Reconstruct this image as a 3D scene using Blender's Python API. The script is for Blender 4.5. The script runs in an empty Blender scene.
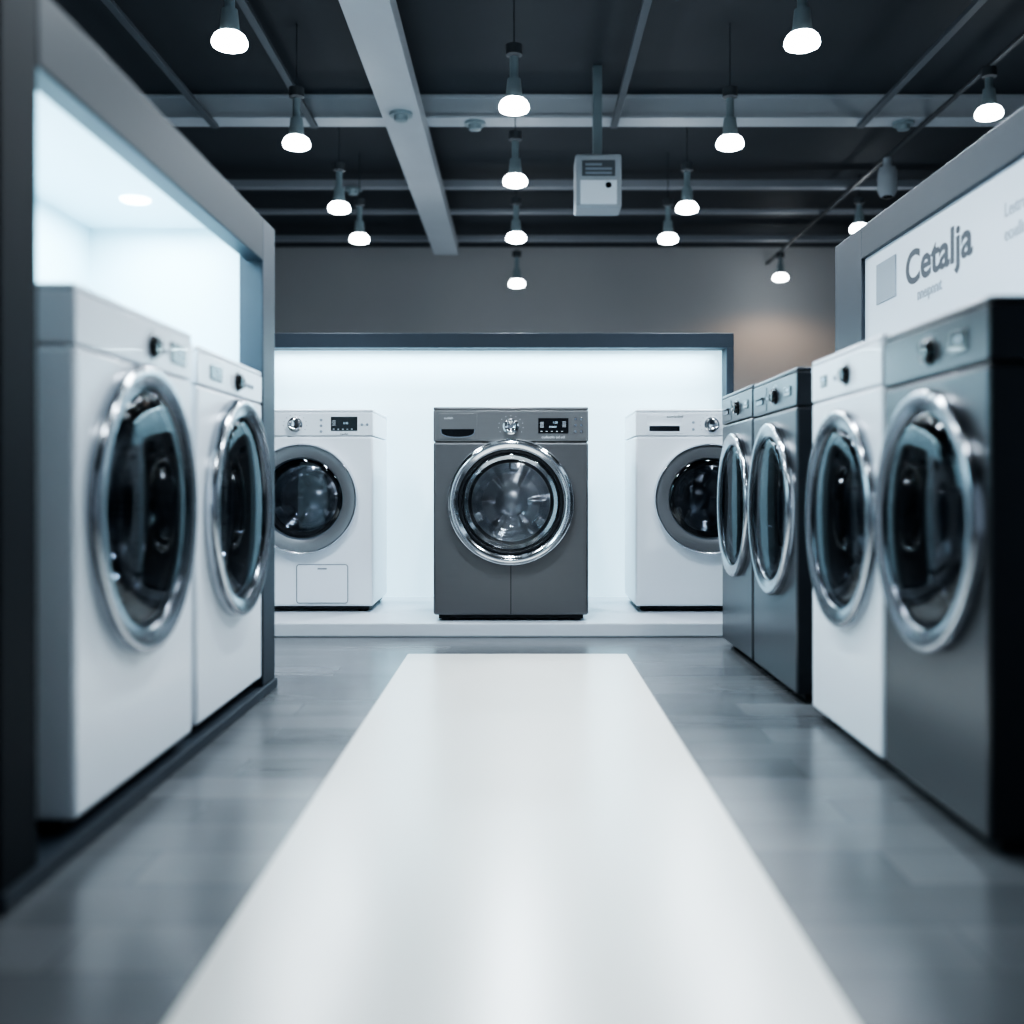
import bpy, bmesh, math
from mathutils import Vector, Matrix, Euler
S = bpy.context.scene
COL = S.collection
F = 1076.0
CH = 0.616

# ------------------------------------------------------------ materials
def mat(name, color, rough=0.5, metal=0.0, emit=None, es=0.0, coat=0.0, spec=None):
    m = bpy.data.materials.new(name); m.use_nodes = True
    b = m.node_tree.nodes['Principled BSDF']
    b.inputs['Base Color'].default_value = (*color, 1)
    b.inputs['Roughness'].default_value = rough
    b.inputs['Metallic'].default_value = metal
    b.inputs['Coat Weight'].default_value = coat
    if spec is not None: b.inputs['Specular IOR Level'].default_value = spec
    if emit:
        b.inputs['Emission Color'].default_value = (*emit, 1)
        b.inputs['Emission Strength'].default_value = es
    return m

def noise_mod(m, scale=(1, 1, 1), nscale=8, amount=0.15, bump=0.0, rough_amt=0.0):
    nt = m.node_tree; n = nt.nodes; l = nt.links
    b = n['Principled BSDF']
    col = tuple(b.inputs['Base Color'].default_value)
    tc = n.new('ShaderNodeTexCoord'); mp = n.new('ShaderNodeMapping'); nz = n.new('ShaderNodeTexNoise')
    mp.inputs['Scale'].default_value = scale
    nz.inputs['Scale'].default_value = nscale; nz.inputs['Detail'].default_value = 4
    l.new(tc.outputs['Object'], mp.inputs['Vector']); l.new(mp.outputs[0], nz.inputs['Vector'])
    cr = n.new('ShaderNodeMapRange'); cr.inputs['To Min'].default_value = 1 - amount; cr.inputs['To Max'].default_value = 1 + amount
    l.new(nz.outputs['Fac'], cr.inputs['Value'])
    mx = n.new('ShaderNodeVectorMath'); mx.operation = 'SCALE'
    mx.inputs[0].default_value = col[:3]
    l.new(cr.outputs[0], mx.inputs['Scale']); l.new(mx.outputs[0], b.inputs['Base Color'])
    if bump:
        bp = n.new('ShaderNodeBump'); bp.inputs['Strength'].default_value = bump; bp.inputs['Distance'].default_value = 0.002
        l.new(nz.outputs['Fac'], bp.inputs['Height']); l.new(bp.outputs[0], b.inputs['Normal'])
    if rough_amt:
        r0 = b.inputs['Roughness'].default_value
        rr = n.new('ShaderNodeMapRange'); rr.inputs['To Min'].default_value = r0 - rough_amt; rr.inputs['To Max'].default_value = r0 + rough_amt
        l.new(nz.outputs['Fac'], rr.inputs['Value']); l.new(rr.outputs[0], b.inputs['Roughness'])
    return m

M_white = noise_mod(mat('white_enamel', (0.79, 0.84, 0.89), 0.3, coat=0.15), nscale=3, amount=0.015)
M_graph = noise_mod(mat('graphite_metal', (0.165, 0.166, 0.172), 0.38, 0.55), scale=(1, 1, 60), nscale=6, amount=0.04)
M_graphp = noise_mod(mat('graphite_panel', (0.22, 0.222, 0.228), 0.36, 0.5), scale=(1, 1, 60), nscale=6, amount=0.04)
M_graphr = noise_mod(mat('graphite_front', (0.080, 0.088, 0.10), 0.3, 0.4), scale=(1, 1, 60), nscale=6, amount=0.04)
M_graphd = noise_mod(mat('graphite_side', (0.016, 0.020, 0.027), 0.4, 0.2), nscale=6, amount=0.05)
M_silver = noise_mod(mat('silver_panel', (0.090, 0.094, 0.101), 0.3, 0.5), scale=(1, 1, 40), nscale=6, amount=0.04)
M_chrome = mat('chrome', (0.84, 0.86, 0.88), 0.12, 1.0)
M_chromes = mat('satin_chrome', (0.70, 0.73, 0.77), 0.21, 1.0)
M_ring = mat('bevelled_bezel_chrome', (0.50, 0.52, 0.55), 0.19, 1.0)
M_bezel = mat('bezel_grey', (0.27, 0.28, 0.295), 0.28, 0.45)
M_steel = mat('dark_chrome', (0.12, 0.13, 0.145), 0.2, 1.0)
M_dring = mat('dark_ring', (0.03, 0.033, 0.038), 0.25, 0.5, coat=0.4)
M_rubber = mat('rubber', (0.02, 0.022, 0.026), 0.5)
M_black = mat('black_gloss', (0.006, 0.008, 0.011), 0.2, coat=0.2)
M_seam = mat('seam_dark', (0.012, 0.014, 0.017), 0.6)
M_seamw = mat('seam_grey', (0.25, 0.28, 0.31), 0.6)
M_ink = mat('ink_dark', (0.05, 0.06, 0.07), 0.5)
M_inkw = mat('ink_white', (0.7, 0.75, 0.8), 0.5, emit=(0.7, 0.8, 0.9), es=0.12)
M_digit = mat('led_digits', (0.5, 0.65, 0.75), 0.5, emit=(0.65, 0.85, 1.0), es=0.35)
M_framek = noise_mod(mat('frame_near_black', (0.007, 0.010, 0.015), 0.6, 0.0, spec=0.2), nscale=5, amount=0.08)
M_frame = noise_mod(mat('frame_slate', (0.017, 0.024, 0.034), 0.5, 0.0, spec=0.35), nscale=5, amount=0.08)
M_framel = noise_mod(mat('frame_slate_light', (0.034, 0.044, 0.058), 0.5, 0.0, spec=0.4), nscale=5, amount=0.08)
M_nichew = mat('niche_white', (0.67, 0.82, 0.87), 0.45)
M_beam = noise_mod(mat('beam_paint', (0.45, 0.49, 0.53), 0.5), nscale=3, amount=0.08)
M_beamd = noise_mod(mat('bar_paint', (0.25, 0.27, 0.30), 0.5), nscale=3, amount=0.1)
M_rail = noise_mod(mat('rail_paint_dark', (0.10, 0.12, 0.14), 0.6), nscale=3, amount=0.1)
M_track = mat('track_dark', (0.07, 0.08, 0.09), 0.5)
M_cord = mat('cord_dark', (0.07, 0.08, 0.09), 0.9, spec=0.0)
M_lampm = mat('lamp_metal', (0.28, 0.35, 0.38), 0.35, 0.3)
M_glow = mat('lamp_glow', (0.9, 0.95, 1), 0.4, emit=(0.92, 0.97, 1.0), es=26)
M_plat = mat('platform_white', (0.64, 0.68, 0.73), 0.3, coat=0.1)
M_ledp = mat('lightbox_panel', (0.62, 0.76, 0.82), 0.5, emit=(0.60, 0.89, 1.0), es=0.80)
M_strip = mat('led_strip', (0.9, 0.95, 1), 0.4, emit=(0.85, 0.95, 1.0), es=5)
M_proj = mat('device_plastic', (0.42, 0.46, 0.50), 0.45)
M_projd = mat('device_dark', (0.12, 0.135, 0.15), 0.45)
M_sign = mat('sign_white', (0.58, 0.66, 0.73), 0.4, emit=(0.75, 0.88, 1.0), es=0.16)  # faint emission put into the white to brighten its panels
M_signg = mat('sign_grey', (0.30, 0.35, 0.40), 0.5)
M_signd = mat('sign_ink', (0.05, 0.062, 0.08), 0.5)

def drum_perf():
    m = mat('drum_steel', (0.35, 0.38, 0.42), 0.28, 1.0)
    nt = m.node_tree; n = nt.nodes; l = nt.links
    tc = n.new('ShaderNodeTexCoord'); vo = n.new('ShaderNodeTexVoronoi'); vo.inputs['Scale'].default_value = 70; vo.inputs['Randomness'].default_value = 0.1
    l.new(tc.outputs['Object'], vo.inputs['Vector'])
    mr = n.new('ShaderNodeMapRange'); mr.inputs['From Min'].default_value = 0.18; mr.inputs['From Max'].default_value = 0.28
    l.new(vo.outputs['Distance'], mr.inputs['Value'])
    mx = n.new('ShaderNodeMix'); mx.data_type = 'RGBA'
    mx.inputs[6].default_value = (0.03, 0.03, 0.035, 1); mx.inputs[7].default_value = (0.55, 0.57, 0.6, 1)
    l.new(mr.outputs[0], mx.inputs[0]); l.new(mx.outputs[2], n['Principled BSDF'].inputs['Base Color'])
    return m
M_drum = drum_perf()
M_drumb = mat('drum_back_steel', (0.5, 0.51, 0.53), 0.34, 0.85)

def glass(name, tint, gl=1.0, base=0.06):
    m = bpy.data.materials.new(name); m.use_nodes = True
    nt = m.node_tree; n = nt.nodes; l = nt.links
    n.remove(n['Principled BSDF'])
    tr = n.new('ShaderNodeBsdfTransparent'); tr.inputs[0].default_value = (*tint, 1)
    g = n.new('ShaderNodeBsdfGlossy'); g.inputs['Roughness'].default_value = 0.04; g.inputs[0].default_value = (0.88, 0.92, 0.96, 1)
    lw = n.new('ShaderNodeLayerWeight'); lw.inputs[0].default_value = 0.3
    mr = n.new('ShaderNodeMapRange'); mr.inputs['To Min'].default_value = base; mr.inputs['To Max'].default_value = 0.6 * gl
    mxs = n.new('ShaderNodeMixShader')
    l.new(lw.outputs['Fresnel'], mr.inputs[0]); l.new(mr.outputs[0], mxs.inputs[0])
    l.new(tr.outputs[0], mxs.inputs[1]); l.new(g.outputs[0], mxs.inputs[2])
    l.new(mxs.outputs[0], n['Material Output'].inputs[0])
    return m
M_glass = glass('door_glass', (0.38, 0.41, 0.45), gl=0.5, base=0.05)
M_glassc = glass('clear_glass', (0.88, 0.89, 0.90), gl=0.6, base=0.025)

# ------------------------------------------------------------ mesh helpers
def link(o, parent=None):
    COL.objects.link(o)
    if parent: o.parent = parent
    return o

def flat_axis(me):
    for p in me.polygons:
        p.use_smooth = max(abs(c) for c in p.normal) < 0.9995

def finish(name, bm, m, parent=None, smooth=True, angle=35, boxy=False):
    bmesh.ops.recalc_face_normals(bm, faces=bm.faces)
    me = bpy.data.meshes.new(name); bm.to_mesh(me); bm.free()
    me.materials.append(m)
    if smooth:
        for p in me.polygons: p.use_smooth = True
        me.set_sharp_from_angle(angle=math.radians(angle))
    if boxy: flat_axis(me)
    o = bpy.data.objects.new(name, me)
    return link(o, parent)

def add_box(bm, a, b, bev=0.0, seg=2):
    t = bmesh.new()
    bmesh.ops.create_cube(t, size=1)
    for v in t.verts:
        v.co = Vector([(a[i] + b[i]) / 2 + v.co[i] * (b[i] - a[i]) for i in range(3)])
    if bev:
        bmesh.ops.bevel(t, geom=t.edges[:], offset=bev, segments=seg, profile=0.5, affect='EDGES')
    me = bpy.data.meshes.new('t'); t.to_mesh(me); t.free(); bm.from_mesh(me); bpy.data.meshes.remove(me)

def box(name, a, b, m, parent=None, bev=0.0, seg=2):
    bm = bmesh.new(); add_box(bm, a, b, bev, seg)
    return finish(name, bm, m, parent, boxy=True)

def add_lathe(bm, prof, center=(0, 0, 0), axis='Y', n=72, closed=False):
    cx, cy, cz = center
    rings = []
    for r, t in prof:
        ring = []
        for i in range(n):
            a = 2 * math.pi * i / n
            if axis == 'Y': co = (cx + r * math.cos(a), cy + t, cz + r * math.sin(a))
            else: co = (cx + r * math.cos(a), cy + r * math.sin(a), cz + t)
            ring.append(bm.verts.new(co))
        rings.append(ring)
    k = len(rings)
    for j in range(k if closed else k - 1):
        A = rings[j]; B = rings[(j + 1) % k]
        for i in range(n):
            bm.faces.new((A[i], A[(i + 1) % n], B[(i + 1) % n], B[i]))
    bmesh.ops.remove_doubles(bm, verts=bm.verts[:], dist=1e-6)

def lathe(name, prof, m, center=(0, 0, 0), axis='Y', n=72, closed=False, parent=None, angle=40):
    bm = bmesh.new(); add_lathe(bm, prof, center, axis, n, closed)
    return finish(name, bm, m, parent, angle=angle)

def prism(name, pts, y0, y1, m, parent=None):
    bm = bmesh.new()
    A = [bm.verts.new((p[0], y0, p[1])) for p in pts]; B = [bm.verts.new((p[0], y1, p[1])) for p in pts]
    bm.faces.new(A); bm.faces.new(B[::-1]); k = len(pts)
    for i in range(k): bm.faces.new((A[i], B[i], B[(i + 1) % k], A[(i + 1) % k]))
    return finish(name, bm, m, parent)

def text(name, s, size, m, loc, rot=(math.pi / 2, 0, 0), parent=None, align='CENTER', ext=0.0006, sx=1.0, bold=0.0):
    cu = bpy.data.curves.new(name, 'FONT'); cu.body = s; cu.size = size; cu.extrude = ext
    cu.align_x = align; cu.offset = bold
    o = bpy.data.objects.new(name, cu); COL.objects.link(o)
    dg = bpy.context.evaluated_depsgraph_get(); dg.update()
    me = bpy.data.meshes.new_from_object(o.evaluated_get(dg))
    bpy.data.objects.remove(o)
    me.materials.clear(); me.materials.append(m)
    for v in me.vertices: v.co.x *= sx
    me.transform(Matrix.Translation(loc) @ Euler(rot).to_matrix().to_4x4())
    q = bpy.data.objects.new(name, me)
    return link(q, parent)

def empty(name, loc, rotz=0.0, label=None, cat=None, group=None):
    e = bpy.data.objects.new(name, None); e.empty_display_size = 0.1
    e.location = loc; e.rotation_euler = (0, 0, rotz)
    COL.objects.link(e)
    if label: e['label'] = label
    if cat: e['category'] = cat
    if group: e['group'] = group
    return e
def tag(o, label, cat, group=None):
    o['label'] = label; o['category'] = cat
    if group: o['group'] = group
    return o
def struct(o): o['kind'] = 'structure'; return o

def round_rect_frame(bm, x0, x1, z0, z1, y, r, t, n=6):
    def pts(off):
        P = []
        for cx, cz, a0 in ((x1 - r, z1 - r, 0), (x0 + r, z1 - r, 90), (x0 + r, z0 + r, 180), (x1 - r, z0 + r, 270)):
            for i in range(n + 1):
                a = math.radians(a0 + 90 * i / n)
                P.append((cx + (r + off) * math.cos(a), cz + (r + off) * math.sin(a)))
        return P
    A = [bm.verts.new((p[0], y, p[1])) for p in pts(t / 2)]
    B = [bm.verts.new((p[0], y, p[1])) for p in pts(-t / 2)]
    k = len(A)
    for i in range(k): bm.faces.new((A[i], A[(i + 1) % k], B[(i + 1) % k], B[i]))

# ------------------------------------------------------------ washing machine
def washer(loc, rotz, label, w=0.62, h=0.86, d=0.5, body=M_white, side=None, panel=None, R=0.25, zc=0.47,
           ring=(0.82, 0.75), rm=(M_chrome, M_dring), proud=0.05, ph=0.14, knob=0.0, display=(0.13, 0.10),
           drawer=-0.2, flap=None, split=False, seam=M_seamw, ink=M_ink, buttons=(), texts=(), doorx=0.0, group=None,
           knob_m=M_chrome, kr=0.028, kd=0.026, bowl=False, style='full', dh=0.034, drum_w=0.07, cone=False):
    e = empty('washing_machine', loc, rotz, label, 'washing machine', group)
    panel = panel or body
    fo = 0.025
    bm = bmesh.new(); add_box(bm, (-w / 2, 0, fo), (w / 2, d, h - ph), 0.010, 3)
    b = finish('body', bm, side or body, e)
    if side is not None:
        b.data.materials.append(body)
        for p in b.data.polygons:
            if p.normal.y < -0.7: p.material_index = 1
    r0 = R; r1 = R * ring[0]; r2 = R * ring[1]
    rc = r2 * 0.97
    cb = bmesh.new()
    bmesh.ops.create_cone(cb, cap_ends=True, segments=72, radius1=rc, radius2=rc, depth=0.8,
                          matrix=Matrix.Translation((doorx, -0.4 + min(0.36, d - 0.06), zc)) @ Matrix.Rotation(math.pi / 2, 4, 'X'))
    cme = bpy.data.meshes.new('cut'); cb.to_mesh(cme); cb.free()
    cme.materials.append(M_seam)
    c = bpy.data.objects.new('cut', cme); COL.objects.link(c); c.parent = e
    md = b.modifiers.new('b', 'BOOLEAN'); md.operation = 'DIFFERENCE'; md.object = c; md.solver = 'EXACT'
    dg = bpy.context.evaluated_depsgraph_get(); dg.update()
    nm = bpy.data.meshes.new_from_object(b.evaluated_get(dg))
    b.modifiers.clear(); b.data = nm; nm.name = 'body'; flat_axis(nm)
    bpy.data.objects.remove(c)
    cp = box('control_panel', (-w / 2, 0, h - ph + 0.002), (w / 2, d, h - 0.0135), panel, e, 0.004, 3)
    tp = box('top_panel', (-w / 2, 0.001, h - 0.013), (w / 2, d, h), panel, e, 0.005, 3)
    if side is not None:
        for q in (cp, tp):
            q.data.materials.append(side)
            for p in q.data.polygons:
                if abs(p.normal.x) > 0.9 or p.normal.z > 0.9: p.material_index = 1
    box('plinth', (-w / 2 + 0.02, 0.03, 0.008), (w / 2 - 0.02, d - 0.03, fo + 0.004), M_seam, e)
    for fx in (-1, 1):
        for fy in (0.06, d - 0.06):
            lathe('foot', [(0, 0), (0.022, 0), (0.022, 0.012), (0.012, 0.016), (0.012, 0.028), (0, 0.028)], M_rubber, (fx * (w / 2 - 0.05), fy, 0), 'Z', 20, parent=e)
    # drum
    y1 = min(0.34, d - 0.08)
    dr = lathe('drum', [(rc * 0.86, 0.055), (rc * 0.96, 0.075), (rc * 0.96, y1 - 0.02), (rc * 0.9, y1)], M_drum, (doorx, 0, zc), parent=e)
    dr['label'] = 'perforated stainless steel drum'
    bm = bmesh.new(); nA = 96; prof = [(0.9, 0.0), (0.80, -0.008), (0.72, -0.010), (0.60, -0.012), (0.48, -0.014), (0.36, -0.018), (0.30, -0.036), (0.12, -0.046), (0.0, -0.046)]
    rings = []
    for fr, yy in prof:
        rg = []
        for i in range(nA):
            a = 2 * math.pi * i / nA
            rib = -0.018 * max(0, math.cos(a * 6)) ** 4 if 0.4 < fr < 0.85 else 0
            rg.append(bm.verts.new((doorx + rc * fr * math.cos(a), y1 + yy + rib, zc + rc * fr * math.sin(a))))
        rings.append(rg)
    for j in range(len(rings) - 1):
        for i in range(nA):
            bm.faces.new((rings[j][i], rings[j][(i + 1) % nA], rings[j + 1][(i + 1) % nA], rings[j + 1][i]))
    bmesh.ops.remove_doubles(bm, verts=bm.verts[:], dist=1e-6)
    finish('drum_back', bm, M_drumb, dr, angle=50)
    for k in range(3):
        a = math.radians(90 + 35 + 120 * k)
        bm = bmesh.new(); add_box(bm, (-0.022, 0.08, rc * 0.68), (0.022, y1 - 0.02, rc * 0.955), 0.012, 3)
        bm.transform(Matrix.Translation((doorx, 0, zc)) @ Matrix.Rotation(a, 4, 'Y'))
        finish('lifter', bm, M_drumb, dr)
    li = bpy.data.lights.new('drum_fill_light', 'POINT'); li.energy = drum_w; li.color = (0.88, 0.94, 1.0); li.shadow_soft_size = 0.02  # added point light without a fitting, brightens the drum interior
    lo = bpy.data.objects.new('drum_fill_light', li); lo.location = (doorx + rc * 0.2, 0.085, zc + rc * 0.80); link(lo, dr)
    lathe('door_gasket', [(rc * 1.0, -0.002), (rc * 0.93, 0.0), (rc * 0.86, 0.02), (rc * 0.84, 0.05), (rc * 0.9, 0.062), (rc * 0.985, 0.05)], M_rubber, (doorx, 0, zc), closed=True, parent=e)
    P = proud; wd = r0 - r1
    if cone:   # flat bezel: crisp outer chamfer, long shallow face sloping inward
        pr = [(r0, 0.0), (r0, -P * 0.55), (r0 - wd * 0.06, -P * 0.82), (r0 - wd * 0.16, -P * 0.97), (r0 - wd * 0.26, -P),
              (r0 - wd * 0.55, -P * 0.93), (r0 - wd * 0.85, -P * 0.84), (r1, -P * 0.76), (r1, 0.0)]
    else:
        pr = [(r0, 0.0), (r0, -P * 0.45), (r0 - wd * 0.05, -P * 0.68), (r0 - wd * 0.14, -P * 0.84), (r0 - wd * 0.28, -P * 0.95), (r0 - wd * 0.42, -P),
              (r0 - wd * 0.58, -P * 0.97), (r0 - wd * 0.85, -P * 0.78), (r1, -P * 0.60), (r1, 0.0)]
    dn = lathe('door', pr, rm[0], (doorx, 0, zc), n=128, closed=True, parent=e, angle=60)
    dn['label'] = 'round porthole door with metallic ring'
    lathe('door_inner_ring', [(r1 + 0.001, -P * 0.72), (r1 * 0.55 + r2 * 0.45, -P * 0.70), (r2, -P * 0.45), (r2, -0.001), (r1 + 0.001, -0.001)], rm[1], (doorx, 0, zc), n=128, closed=True, parent=dn, angle=50)
    gp = [(r2 * math.cos(math.radians(a)), -P * 0.48 - 0.018 * math.sin(math.radians(a))) for a in (0, 12, 25, 40, 55, 70, 80, 90)]
    g = lathe('door_glass', gp, M_glass if not bowl else M_glassc, (doorx, 0, zc), n=96, parent=dn)
    g['label'] = 'dark tinted round glass' if not bowl else 'clear round glass'
    if bowl:
        lathe('glass_rim', [(r2 * 0.985, -P * 0.36), (r2 * 0.95, -P * 0.46), (r2 * 0.88, -P * 0.30), (r2 * 0.865, 0.012), (r2 * 0.90, 0.014)], M_chrome, (doorx, 0, zc), n=96, closed=True, parent=dn)
    bp = [(rc * 0.82, 0.0), (rc * 0.78, 0.04), (rc * 0.70, 0.085), (rc * 0.55, 0.115), (rc * 0.3, 0.13), (0, 0.135)]
    lathe('glass_bowl', bp, M_glassc, (doorx, 0, zc), n=72, parent=dn)
    zp = h - 0.018 - (ph - 0.02) / 2
    if knob is not None:
        k = lathe('control_knob', [(kr * 1.2, 0.0), (kr * 1.2, -0.004), (kr, -0.006), (kr * 0.95, -kd + 0.002), (kr * 0.8, -kd - 0.002), (kr * 0.7, -kd), (0, -kd)], knob_m, (knob, 0, zp), n=40, parent=e)
        k['label'] = 'round control dial'
        box('knob_pointer', (knob - 0.0015, -kd - 0.003, zp + kr * 0.35), (knob + 0.0015, -kd + 0.0005, zp + kr * 0.8), M_ink if knob_m is not M_black else M_inkw, k)
        bm = bmesh.new()
        for i in range(11):
            a = math.radians(-120 + 240 * i / 10)
            px = knob + math.sin(a) * kr * 1.85; pz = zp + math.cos(a) * kr * 1.6
            add_box(bm, (px - 0.0014, -0.0012, pz - 0.0010), (px + 0.0014, 0.001, pz + 0.0010))
        finish('dial_marks', bm, ink, e)
    if display is not None:
        dx, dw = display
        zt_, zb_ = zp + dh, zp - dh * 0.8
        s = box('display_screen', (dx - dw / 2, -0.003, zb_), (dx + dw / 2, 0.001, zt_), M_black, e, 0.0012)
        s['label'] = 'black digital display'
        text('digits', '1:28' if bowl else '8:30', 0.012, M_digit, (dx + dw * 0.06, -0.0035, zp + 0.012 if bowl else zp + 0.002), parent=s)
        if bowl: text('digits', '888888', 0.010, M_digit, (dx - dw * 0.02, -0.0035, zp - 0.005), parent=s)
        bm = bmesh.new()
        for i in range(5):
            add_box(bm, (dx - dw * 0.42 + i * dw * 0.17, -0.0038, zb_ + 0.006), (dx - dw * 0.42 + i * dw * 0.17 + 0.007, -0.0030, zb_ + 0.0085))
            if dw > 0.1: add_box(bm, (dx - dw * 0.44, -0.0038, zp - 0.004 + i * 0.005), (dx - dw * 0.32, -0.0030, zp - 0.0025 + i * 0.005))
            if bowl: add_box(bm, (dx + dw * 0.30, -0.0038, zp - 0.002 + i * 0.005), (dx + dw * 0.42, -0.0030, zp - 0.0005 + i * 0.005))
        finish('display_icons', bm, M_inkw, s)
    if drawer is not None:
        hwid = 0.066 if style == 'full' else 0.045
        pz = (0.012, 0.078) if style == 'full' else (0.010, 0.085)
        dwr = box('detergent_drawer', (drawer - pz[1], -0.0025 if style == 'full' else -0.0015, h - ph + pz[0]), (drawer + pz[1], 0.004, h - 0.026), panel, e, 0.001)
        if bowl:
            hz = h - ph + 0.052
            out = [(drawer - hwid, hz)] + [(drawer - hwid * math.cos(math.radians(a)), hz - 0.007 - 0.024 * math.sin(math.radians(a)) ** 0.7) for a in range(0, 181, 12)] + [(drawer + hwid, hz)]
            prism('handle_lip', [(drawer + (x - drawer) * 1.06, hz + (z - hz) * 1.16) for x, z in out], -0.0045, -0.001, M_chrome, dwr)
            prism('drawer_handle', out, -0.0055, -0.004, M_black, dwr)
        else:
            hz = h - ph + (0.044 if style == 'full' else 0.050); hh = 0.022 if style == 'full' else 0.016
            box('drawer_handle', (drawer - hwid, -0.005, hz - hh), (drawer + hwid, -0.001, hz), M_steel, dwr, 0.0015)
            box('handle_lip', (drawer - hwid, -0.010, hz), (drawer + hwid, -0.001, hz + 0.006), panel, dwr, 0.002)
    for bx, bz in buttons:
        lathe('button', [(0.006, 0.001), (0.006, -0.003), (0.0045, -0.0045), (0, -0.0045)], M_chromes if body is not M_white else M_signg, (bx, 0, zp + bz), n=16, parent=e)
    for s, sz, tx, tz in texts:
        text('lettering', s, sz, ink, (tx, -0.0032 if drawer is not None and abs(tx - drawer) < 0.08 else -0.0008, zp + tz), parent=e)
    if flap:
        bm = bmesh.new(); x0, x1, z0, z1 = flap
        add_box(bm, (x0, -0.003, z0), (x1, 0.004, z1), 0.003)
        fl = finish('filter_flap', bm, body, e, boxy=True)
        bm = bmesh.new(); round_rect_frame(bm, x0 - .001, x1 + .001, z0 - .001, z1 + .001, -0.0034, 0.012, 0.004)
        finish('flap_seam', bm, seam, fl)
        box('flap_latch', ((x0 + x1) / 2 - 0.02, -0.005, z1 - 0.020), ((x0 + x1) / 2 + 0.02, -0.0025, z1 - 0.014), seam, fl)
    if split:
        bm = bmesh.new(); add_box(bm, (-0.0015, -0.0008, fo + 0.003), (0.0015, 0.002, zc - R - 0.001))
        finish('panel_seam', bm, M_seam, e)
    return e

PZ = 0.056
washer((-0.037, 4.36, PZ), 0, 'graphite grey front-loading washing machine with wide chrome porthole', w=0.628, h=0.868, d=0.56,
       body=M_graph, panel=M_graphp, R=0.258, zc=0.482, ring=(0.81, 0.77), rm=(M_chrome, M_dring), proud=0.040, ph=0.142,
       knob=0.0, display=(0.172, 0.122), drawer=-0.215, split=True, seam=M_seam, ink=M_inkw, bowl=True, drum_w=0.6,
       buttons=[(0.262, 0.03), (0.262, 0.005), (0.262, -0.02), (0.285, 0.03), (0.285, 0.005), (0.285, -0.02)],
       texts=[('asolidn', 0.013, -0.252, 0.03), ('cudiuolis od uill', 0.015, 0.172, -0.048)], kr=0.027)
washer((-0.948, 4.67, PZ), 0, 'white front-loading washing machine with dark porthole and filter flap', w=0.62, h=0.880, d=0.50,
       R=0.240, zc=0.492, ring=(0.95, 0.74), rm=(M_chromes, M_bezel), proud=0.040, ph=0.117, knob=-0.028, display=(0.185, 0.115), drawer=-0.21,
       flap=(-0.02, 0.20, 0.04, 0.205), doorx=0.005, buttons=[(0.085, 0.02), (0.085, -0.005), (0.085, -0.03), (0.262, 0.0), (0.285, 0.0)], drum_w=0.9,
       texts=[('ouulin', 0.014, 0.185, -0.045)], kr=0.027, group='white machines on the display platform')
washer((0.812, 4.67, PZ), 0, 'white front-loading washing machine with dark porthole and slim drawer handle', w=0.62, h=0.880, d=0.50,
       R=0.240, zc=0.492, ring=(0.95, 0.74), rm=(M_chromes, M_bezel), proud=0.040, ph=0.117, knob=0.02, display=(0.185, 0.115), drawer=-0.185, drum_w=0.3,
       doorx=0.008, buttons=[(-0.06, 0.01), (-0.06, -0.02)], texts=[('asowlodinll', 0.016, -0.14, 0.03)], kr=0.027, group='white machines on the display platform')

HR = math.pi / 2
LZ = 0.03
washer((-0.736, 2.100, LZ), HR, 'taller white front-loading washing machine with chrome porthole in slate cabinet', w=0.635, h=0.920, d=0.47,
       R=0.280, zc=0.535, ring=(0.85, 0.82), rm=(M_ring, M_steel), proud=0.026, ph=0.105, knob=0.055, display=(0.215, 0.10), cone=True,
       drawer=None, buttons=[(0.13, 0.0)], knob_m=M_black, kr=0.021, kd=0.014, group='white machines in the display cabinet', dh=0.024)
washer((-0.742, 2.785, LZ), HR, 'white front-loading washing machine with chrome porthole in slate cabinet', w=0.618, h=0.905, d=0.46,
       R=0.282, zc=0.522, ring=(0.85, 0.82), rm=(M_ring, M_steel), proud=0.034, ph=0.092, knob=0.04, display=(-0.16, 0.10), doorx=0.02, cone=True,
       drawer=None, buttons=[(0.13, 0.0), (0.16, 0.0), (0.19, 0.0)], knob_m=M_black, kr=0.021, kd=0.014, group='white machines in the display cabinet', dh=0.020)
def rw(y0, y1, h, body, side, label, disp, R=0.25, xo=0.77, drawer=-0.17, knob=0.03, zc=0.545, dh=0.016, doorx=0.0, btn=((-0.06, 0.0),)):
    washer((xo, (y0 + y1) / 2, 0.0), -HR, label, w=y1 - y0, h=h, d=0.49, body=body, side=side, cone=True,
           R=R, zc=zc, ring=(0.845, 0.815), rm=(M_ring, M_steel), proud=0.024, ph=0.110, knob=knob, display=disp, drawer=drawer, knob_m=M_black, kr=0.021, kd=0.014,
           ink=M_ink if body is M_white else M_inkw, buttons=list(btn), group='machines along the sign wall', style='slim', dh=dh, doorx=doorx)
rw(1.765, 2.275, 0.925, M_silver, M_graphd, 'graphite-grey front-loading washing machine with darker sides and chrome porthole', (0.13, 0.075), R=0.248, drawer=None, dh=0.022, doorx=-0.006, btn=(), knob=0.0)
rw(2.29, 2.84, 0.935, M_white, None, 'white front-loading washing machine with chrome porthole beside grey one', (-0.16, 0.05), drawer=None, R=0.260, zc=0.532)
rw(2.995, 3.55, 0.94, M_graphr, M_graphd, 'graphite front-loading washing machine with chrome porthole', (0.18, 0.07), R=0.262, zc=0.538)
rw(3.57, 4.10, 0.945, M_graphr, M_graphd, 'graphite front-loading washing machine with chrome porthole next to platform', (0.17, 0.07), R=0.256, zc=0.538)

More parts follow.
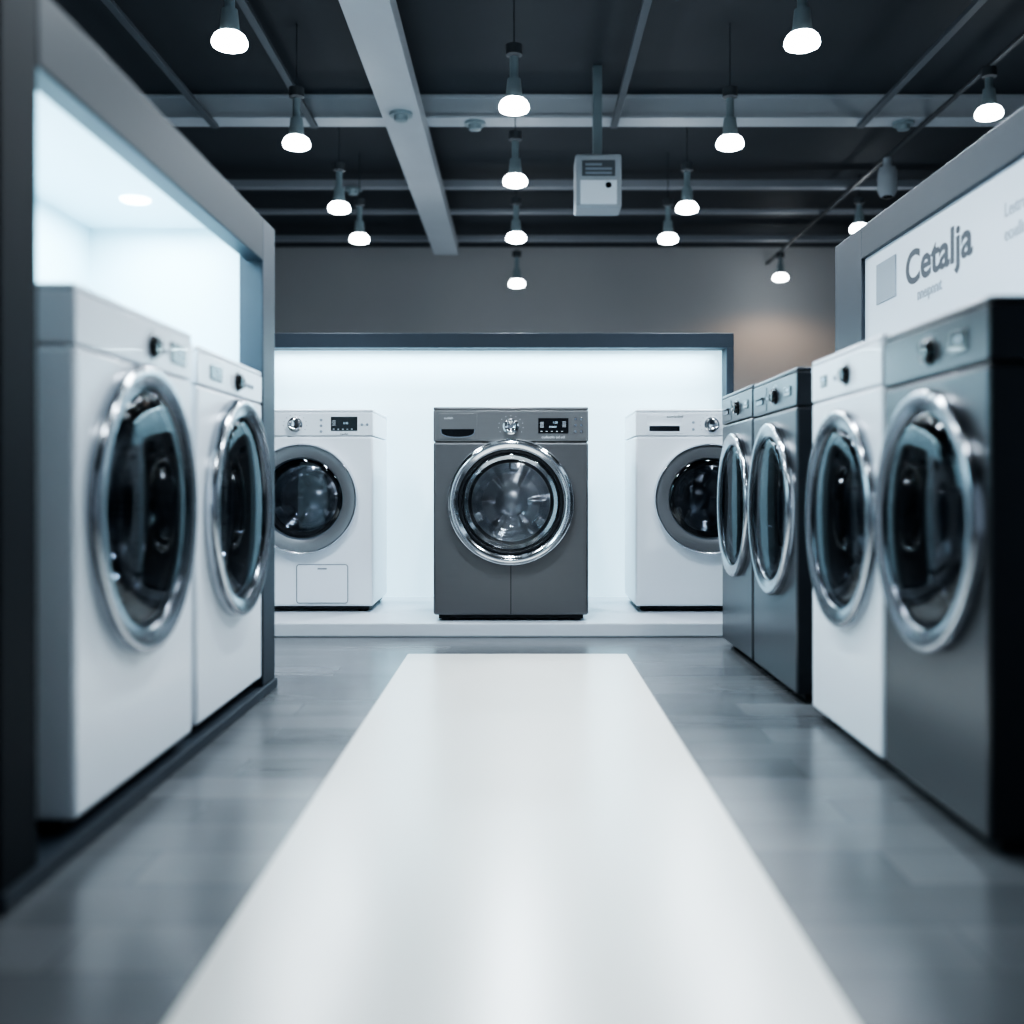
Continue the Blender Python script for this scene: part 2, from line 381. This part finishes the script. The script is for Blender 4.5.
# ------------------------------------------------------------ room
XW = 3.55; YB = 11.68; ZC = CH + 2.56; Y0 = -2.5
def plane_box(name, a, b, m): return struct(box(name, a, b, m))
M_floor = mat('floor_planks', (0.12, 0.13, 0.145), 0.3)
nt = M_floor.node_tree; n = nt.nodes; l = nt.links; pb = n['Principled BSDF']
tc = n.new('ShaderNodeTexCoord'); br = n.new('ShaderNodeTexBrick')
br.inputs['Scale'].default_value = 1.0; br.inputs['Brick Width'].default_value = 0.60; br.inputs['Row Height'].default_value = 0.15
br.inputs['Mortar Size'].default_value = 0.0018; br.inputs['Color1'].default_value = (0.108, 0.114, 0.122, 1); br.inputs['Color2'].default_value = (0.160, 0.167, 0.176, 1)
br.inputs['Mortar'].default_value = (0.085, 0.09, 0.096, 1); br.offset = 0.43
l.new(tc.outputs['Object'], br.inputs['Vector'])
mp = n.new('ShaderNodeMapping'); mp.inputs['Scale'].default_value = (0.8, 4.5, 1); nz = n.new('ShaderNodeTexNoise'); nz.inputs['Scale'].default_value = 1.7; nz.inputs['Detail'].default_value = 3
l.new(tc.outputs['Object'], mp.inputs[0]); l.new(mp.outputs[0], nz.inputs['Vector'])
mr = n.new('ShaderNodeMapRange'); mr.inputs['To Min'].default_value = 0.84; mr.inputs['To Max'].default_value = 1.16; l.new(nz.outputs['Fac'], mr.inputs[0])
vm = n.new('ShaderNodeVectorMath'); vm.operation = 'SCALE'; l.new(br.outputs['Color'], vm.inputs[0]); l.new(mr.outputs[0], vm.inputs['Scale']); l.new(vm.outputs[0], pb.inputs['Base Color'])
rr = n.new('ShaderNodeMapRange'); rr.inputs['To Min'].default_value = 0.20; rr.inputs['To Max'].default_value = 0.29; l.new(nz.outputs['Fac'], rr.inputs[0]); l.new(rr.outputs[0], pb.inputs['Roughness'])
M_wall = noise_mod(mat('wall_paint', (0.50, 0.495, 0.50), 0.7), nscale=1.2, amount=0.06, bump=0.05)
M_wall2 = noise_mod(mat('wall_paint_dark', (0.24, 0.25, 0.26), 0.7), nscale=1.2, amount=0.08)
M_ceil = noise_mod(mat('ceiling_dark', (0.038, 0.047, 0.058), 0.7), nscale=1.5, amount=0.15)
plane_box('floor', (-XW - .1, Y0, -0.1), (XW + .1, YB + .1, 0), M_floor)
plane_box('ceiling', (-XW - .1, Y0, ZC), (XW + .1, YB + .1, ZC + .1), M_ceil)
plane_box('wall_back', (-XW - .1, YB, 0), (XW + .1, YB + .1, ZC), M_wall)
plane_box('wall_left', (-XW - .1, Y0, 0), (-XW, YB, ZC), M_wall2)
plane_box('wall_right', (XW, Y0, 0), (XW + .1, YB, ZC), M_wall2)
plane_box('baseboard_back', (-XW, YB - .02, 0), (XW, YB, 0.12), M_frame)

M_run = noise_mod(mat('runner_white', (0.82, 0.80, 0.755), 0.26, spec=0.7), nscale=2, amount=0.02, rough_amt=0.02)
tag(box('floor_runner', (-0.402, -1.0, 0.0), (0.383, 3.854, 0.004), M_run, bev=0.0015), 'long glossy off-white runner strip down the aisle', 'floor runner')

def Z(h): return CH + h
def beam(x0, x1, y0, y1, h0, h1, m, label, name='ceiling_beam', cat='beam', i_beam=False):
    bm = bmesh.new()
    if i_beam:
        t = 0.018
        add_box(bm, (x0, y0, Z(h0)), (x1, y1, Z(h0) + t)); add_box(bm, (x0, y0, Z(h1) - t), (x1, y1, Z(h1)))
        add_box(bm, (x0, y0 + 0.012, Z(h0) + t), (x1, (y0 + y1) / 2 + .01, Z(h1) - t))
    else: add_box(bm, (x0, y0, Z(h0)), (x1, y1, Z(h1)), 0.004)
    o = finish(name, bm, m, boxy=True); tag(o, label, cat); return o
beam(-XW, XW, 7.07, 7.25, 2.40, 2.555, M_beam, 'grey painted steel cross beam under dark ceiling', i_beam=True)
beam(-0.855, -0.615, 0.5, 10.72, 2.27, 2.398, M_beam, 'wide grey steel beam running along the aisle ceiling')
for D, hh in ((8.72, 0.06), (9.53, 0.03), (10.63, 0.05)):
    beam(-XW, XW, D, D + 0.1, 2.40, 2.40 + hh, M_beamd, 'thin grey steel cross bar under dark ceiling')
for q in (0.265, 0.96, -0.58, -0.86):
    beam(q * 2.37 - 0.022, q * 2.37 + 0.022, 1.0, 7.2, 2.37, 2.398, M_rail, 'slim dark steel rail running along the ceiling', 'ceiling_rail', 'rail')
TR = 2.20
XT = 2.68; TT = 2.37
beam(XT - 0.015, XT + 0.015, 0.4, YB, TT, TT + 0.02, M_track, 'dark lighting track with hanging lamps', 'lighting_track', 'lighting track')

def lamp(X, D, h, power, color=(0.82, 0.92, 1.0), top=TR, drop=True, spot=150):
    e = empty('pendant_lamp', (X, D, Z(top)), 0, 'teal-grey pendant lamp with glowing white dome under dark ceiling', 'ceiling lamp', 'pendant lamps on the ceiling')
    dz = h - top
    if drop: lathe('suspension_rod', [(0, 2.56 - top), (0.003, 2.56 - top), (0.003, -0.01), (0, -0.01)], M_cord, axis='Z', n=10, parent=e)
    lathe('canopy', [(0, 0), (0.042, 0), (0.042, -0.05), (0.02, -0.06), (0, -0.06)], M_track, axis='Z', n=24, parent=e)
    lathe('rod', [(0, -0.055), (0.022, -0.055), (0.022, dz + 0.13), (0, dz + 0.13)], M_lampm, axis='Z', n=16, parent=e)
    lathe('socket', [(0, dz + 0.135), (0.034, dz + 0.13), (0.042, dz + 0.05), (0.054, dz + 0.026), (0.048, dz + 0.026), (0, dz + 0.035)], M_lampm, axis='Z', n=28, parent=e)
    g = lathe('lamp_shade', [(0, dz + 0.034), (0.050, dz + 0.030), (0.066, dz + 0.016), (0.075, dz - 0.002), (0.077, dz - 0.016), (0.072, dz - 0.029), (0.055, dz - 0.037), (0.03, dz - 0.041), (0, dz - 0.042)], M_glow, axis='Z', n=36, parent=e)
    g['label'] = 'glowing frosted white dome'
    li = bpy.data.lights.new('lamp_light', 'SPOT'); li.energy = power; li.color = color; li.spot_size = math.radians(spot); li.spot_blend = 0.6; li.shadow_soft_size = 0.08
    lo = bpy.data.objects.new('lamp_light', li); lo.location = (0, 0, dz - 0.14); link(lo, e)
    return e
LP = 80
H = 1.9
for yy, xr in ((443, 1.21), (341, 1.17), (276, 1.15), (245, 1.148)):
    D = F * H / yy
    lamp(-1.245, D, H, LP * (2.2 if yy == 245 else 1), spot=160); lamp(xr, D, H, LP * (1.6 if yy == 245 else 1), spot=160)
for yy in (378, 303, 246, 200): lamp(-0.03, F * H / yy, H, LP * (2.4 if yy == 200 else 1), spot=165)
for i, yy in enumerate((371, 255, 202)):
    lamp(XT + (0.14 if i == 1 else 0), F * 2.12 / yy - (0.22 if i == 2 else 0), 2.12, 14 if i == 2 else LP * 0.6, (1.0, 0.68, 0.42) if i == 2 else (0.82, 0.92, 1), top=TT, drop=i == 1, spot=168)
for D in (2.7,):
    lamp(-1.245, D, H, LP * 1.0); lamp(1.21, D, H, LP * 1.0)  # unseen pair, added as fill for the floor and near machines
lamp(-0.03, 3.2, H, LP * 1.3); lamp(-0.03, 1.0, H, LP * 0.3)  # added over the aisle out of view, as fill light

e = empty('projector', (0.475, 6.5, Z(1.665)), 0, 'pale grey projector box hanging on a ceiling pole', 'projector')
box('casing', (-0.14, 0, 0), (0.14, 0.22, 0.325), M_proj, e, 0.014, 3)
box('vent_panel', (-0.10, -0.004, 0.19), (0.10, 0.003, 0.285), M_projd, e, 0.002)
for i in range(3): box('vent_slot', (-0.08, -0.006, 0.20 + i * 0.026), (0.08 - 0.06 * (i == 2), -0.003, 0.214 + i * 0.026), M_signg, e)
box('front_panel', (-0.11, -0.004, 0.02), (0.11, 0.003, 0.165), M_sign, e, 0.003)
lathe('lens', [(0, -0.009), (0.016, -0.009), (0.020, -0.002), (0, -0.002)], M_black, (0.06, 0, 0.135), n=24, parent=e)
box('mounting_pole', (-0.028, 0.09, 0.320), (0.028, 0.14, 2.56 - 1.665), M_lampm, e, 0.003)
box('mounting_plate', (-0.07, 0.05, 0.322), (0.07, 0.18, 0.336), M_lampm, e, 0.003)
e = empty('security_camera', (XT, 7.85, Z(TT)), 0, 'pale ceiling camera hanging from the track', 'camera')
lathe('mount', [(0, 0), (0.03, 0), (0.03, -0.07), (0, -0.07)], M_proj, axis='Z', n=20, parent=e)
lathe('housing', [(0, -0.06), (0.06, -0.07), (0.07, -0.12), (0.07, -0.24), (0.05, -0.28), (0, -0.28)], M_proj, axis='Z', n=28, parent=e)
lathe('lens', [(0, -0.30), (0.03, -0.295), (0.042, -0.275), (0, -0.27)], M_black, axis='Z', n=24, parent=e)
for sx, D, top in ((-0.73, 6.6, 2.27), (-0.30, 7.16, 2.40), (2.55, 7.16, 2.40), (-1.36, 8.77, 2.40)):
    e = empty('smoke_detector', (sx, D, Z(top)), 0, 'small grey round ceiling detector under a beam', 'smoke detector', 'detectors under the beams')
    lathe('base', [(0, 0), (0.07, 0), (0.07, -0.02), (0.0, -0.02)], M_lampm, axis='Z', n=28, parent=e)
    lathe('sensor', [(0, -0.018), (0.045, -0.018), (0.04, -0.05), (0.0, -0.06)], M_lampm, axis='Z', n=28, parent=e)

# ------------------------------------------------------------ centre display
tag(box('display_platform', (-1.45, 4.30, 0), (1.22, 5.34, PZ), M_plat, bev=0.006), 'low white glossy display platform carrying washing machines', 'platform')
e = empty('display_backdrop', (0, 5.18, PZ), 0, 'glowing white backdrop panel with slate grey frame', 'display wall')
zt = CH + 0.722 - PZ
x0, x1 = -1.36, 1.03
box('back_panel', (x0 + 0.03, 0.12, 0), (x1 - 0.03, 0.15, zt - 0.03), M_ledp, e)
box('top_rail', (x0, 0, zt - 0.070), (x1, 0.15, zt), M_framel, e, 0.003)
box('post', (x0, 0, 0), (x0 + 0.036, 0.15, zt - 0.070), M_framel, e, 0.003)
box('post', (x1 - 0.036, 0, 0), (x1, 0.15, zt - 0.070), M_framel, e, 0.003)
def area(name, loc, rot, sx, sy, en, col, parent=None):
    li = bpy.data.lights.new(name, 'AREA'); li.shape = 'RECTANGLE'; li.size = sx; li.size_y = sy; li.energy = en; li.color = col
    o = bpy.data.objects.new(name, li); o.location = loc; o.rotation_euler = rot; link(o, parent); return o
area('strip_light', ((x0 + x1) / 2, 0.035, zt - 0.075), (math.radians(-4), 0, 0), x1 - x0 - 0.2, 0.05, 11, (0.64, 0.90, 1.0), e)

# ------------------------------------------------------------ left cabinet
e = empty('display_cabinet', (-0.74, 1.53, 0), 0, 'slate grey open display cabinet with glowing white interior', 'cabinet')
D0, D1, D2, D3 = 0.0, 0.122, 3.10 - 1.53, 3.25 - 1.53
hT = Z(0.765); hI = Z(0.640); XB = -0.50
box('base', (XB - 0.04, D0, 0), (0.008, D3, LZ - 0.001), M_framel, e, 0.003)
box('near_post', (-0.07, D0, LZ - 0.001), (0, D1, hT - 0.0), M_framek, e, 0.004)
box('side_panel', (XB, D0, LZ - 0.001), (-0.07, D1 - 0.06, hT - 0.03), M_framek, e)
box('post', (-0.07, D2, LZ - 0.001), (0, D3, hT), M_framel, e, 0.004)
box('side_panel', (XB, D2 + 0.004, LZ - 0.001), (-0.07, D3 - 0.02, hT - 0.03), M_nichew, e)
box('top_beam', (-0.05, D1, hI), (0, D2, hT), M_frame, e, 0.004)
box('ceiling_panel', (XB, D0 + 0.02, hT - 0.03), (-0.05, D3 - 0.02, hT - 0.002), M_nichew, e)
box('back_panel', (XB - 0.03, D0, LZ - 0.001), (XB, D3 - 0.02, hT - 0.002), M_nichew, e)
for yy in (2.785 - 1.53, 1.95 - 1.53):
    lathe('downlight', [(0, -0.008), (0.030, -0.008), (0.038, -0.004), (0.038, 0.002), (0, 0.002)], M_strip, (-0.255, yy, hT - 0.031), 'Z', 32, parent=e)
area('cabinet_light', (-0.25, (D1 + D2) / 2, hT - 0.045), (0, 0, 0), 0.3, 1.3, 17, (0.66, 0.91, 1.0), e)

# ------------------------------------------------------------ right sign wall
e = empty('sign_wall_unit', (1.30, 0.9, 0), 0, 'slate framed display unit with white sign panel', 'display unit')
yE = 4.44 - 0.9; yI = 4.10 - 0.9
zt2 = Z(0.975); zs = Z(0.852)
box('post', (0, yI, 0), (0.16, yE, zt2), M_framel, e, 0.004)
box('top_beam', (0, 0, zs), (0.16, yI, zt2), M_framel, e, 0.004)
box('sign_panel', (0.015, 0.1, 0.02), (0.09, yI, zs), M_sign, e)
box('back_board', (0.09, 0.0, 0.0), (0.15, yI, zs), M_frame, e)
box('near_post', (0, 0, 0), (0.09, 0.1, zs), M_frame, e, 0.004)
RT = (math.pi / 2, 0, -math.pi / 2)
def stext(nm, s, sz, m, D0_, z, bold=0.0, sx=1.0):
    return text(nm, s, sz, m, (0.0145, D0_ - 0.9, z), RT, e, 'LEFT', bold=bold, sx=sx)
stext('sign_lettering', 'Cetalja', 0.155, M_signd, 3.67, Z(0.67), bold=0.0036, sx=1.25)
stext('sign_subtitle', 'nneıpnnıt', 0.055, M_signg, 3.56, Z(0.605), bold=0.001)
stext('sign_side_text', 'Leıtrıııll', 0.055, M_signg, 2.92, Z(0.72))
stext('sign_side_text', 'eoııllıwllc', 0.055, M_signg, 2.92, Z(0.655))
box('sign_logo', (0.011, 3.76 - 0.9, Z(0.655)), (0.0155, 3.96 - 0.9, Z(0.80)), M_signg, e)

# ------------------------------------------------------------ world & camera
w = bpy.data.worlds.new('world'); S.world = w; w.use_nodes = True
bg = w.node_tree.nodes['Background']; bg.inputs[0].default_value = (0.60, 0.73, 0.89, 1); bg.inputs[1].default_value = 0.34
S.view_settings.look = 'AgX - High Contrast'
cam = bpy.data.cameras.new('camera'); co = bpy.data.objects.new('camera', cam); COL.objects.link(co)
co.location = (0, 0, CH); co.rotation_euler = (math.pi / 2, 0, 0)
cam.sensor_width = 36; cam.lens = 36 * F / 1024
cam.shift_x = -8 / 1024; cam.shift_y = -29 / 1024
cam.dof.use_dof = True; cam.dof.focus_distance = 4.4; cam.dof.aperture_fstop = 1.4
cam.clip_start = 0.02
S.camera = co
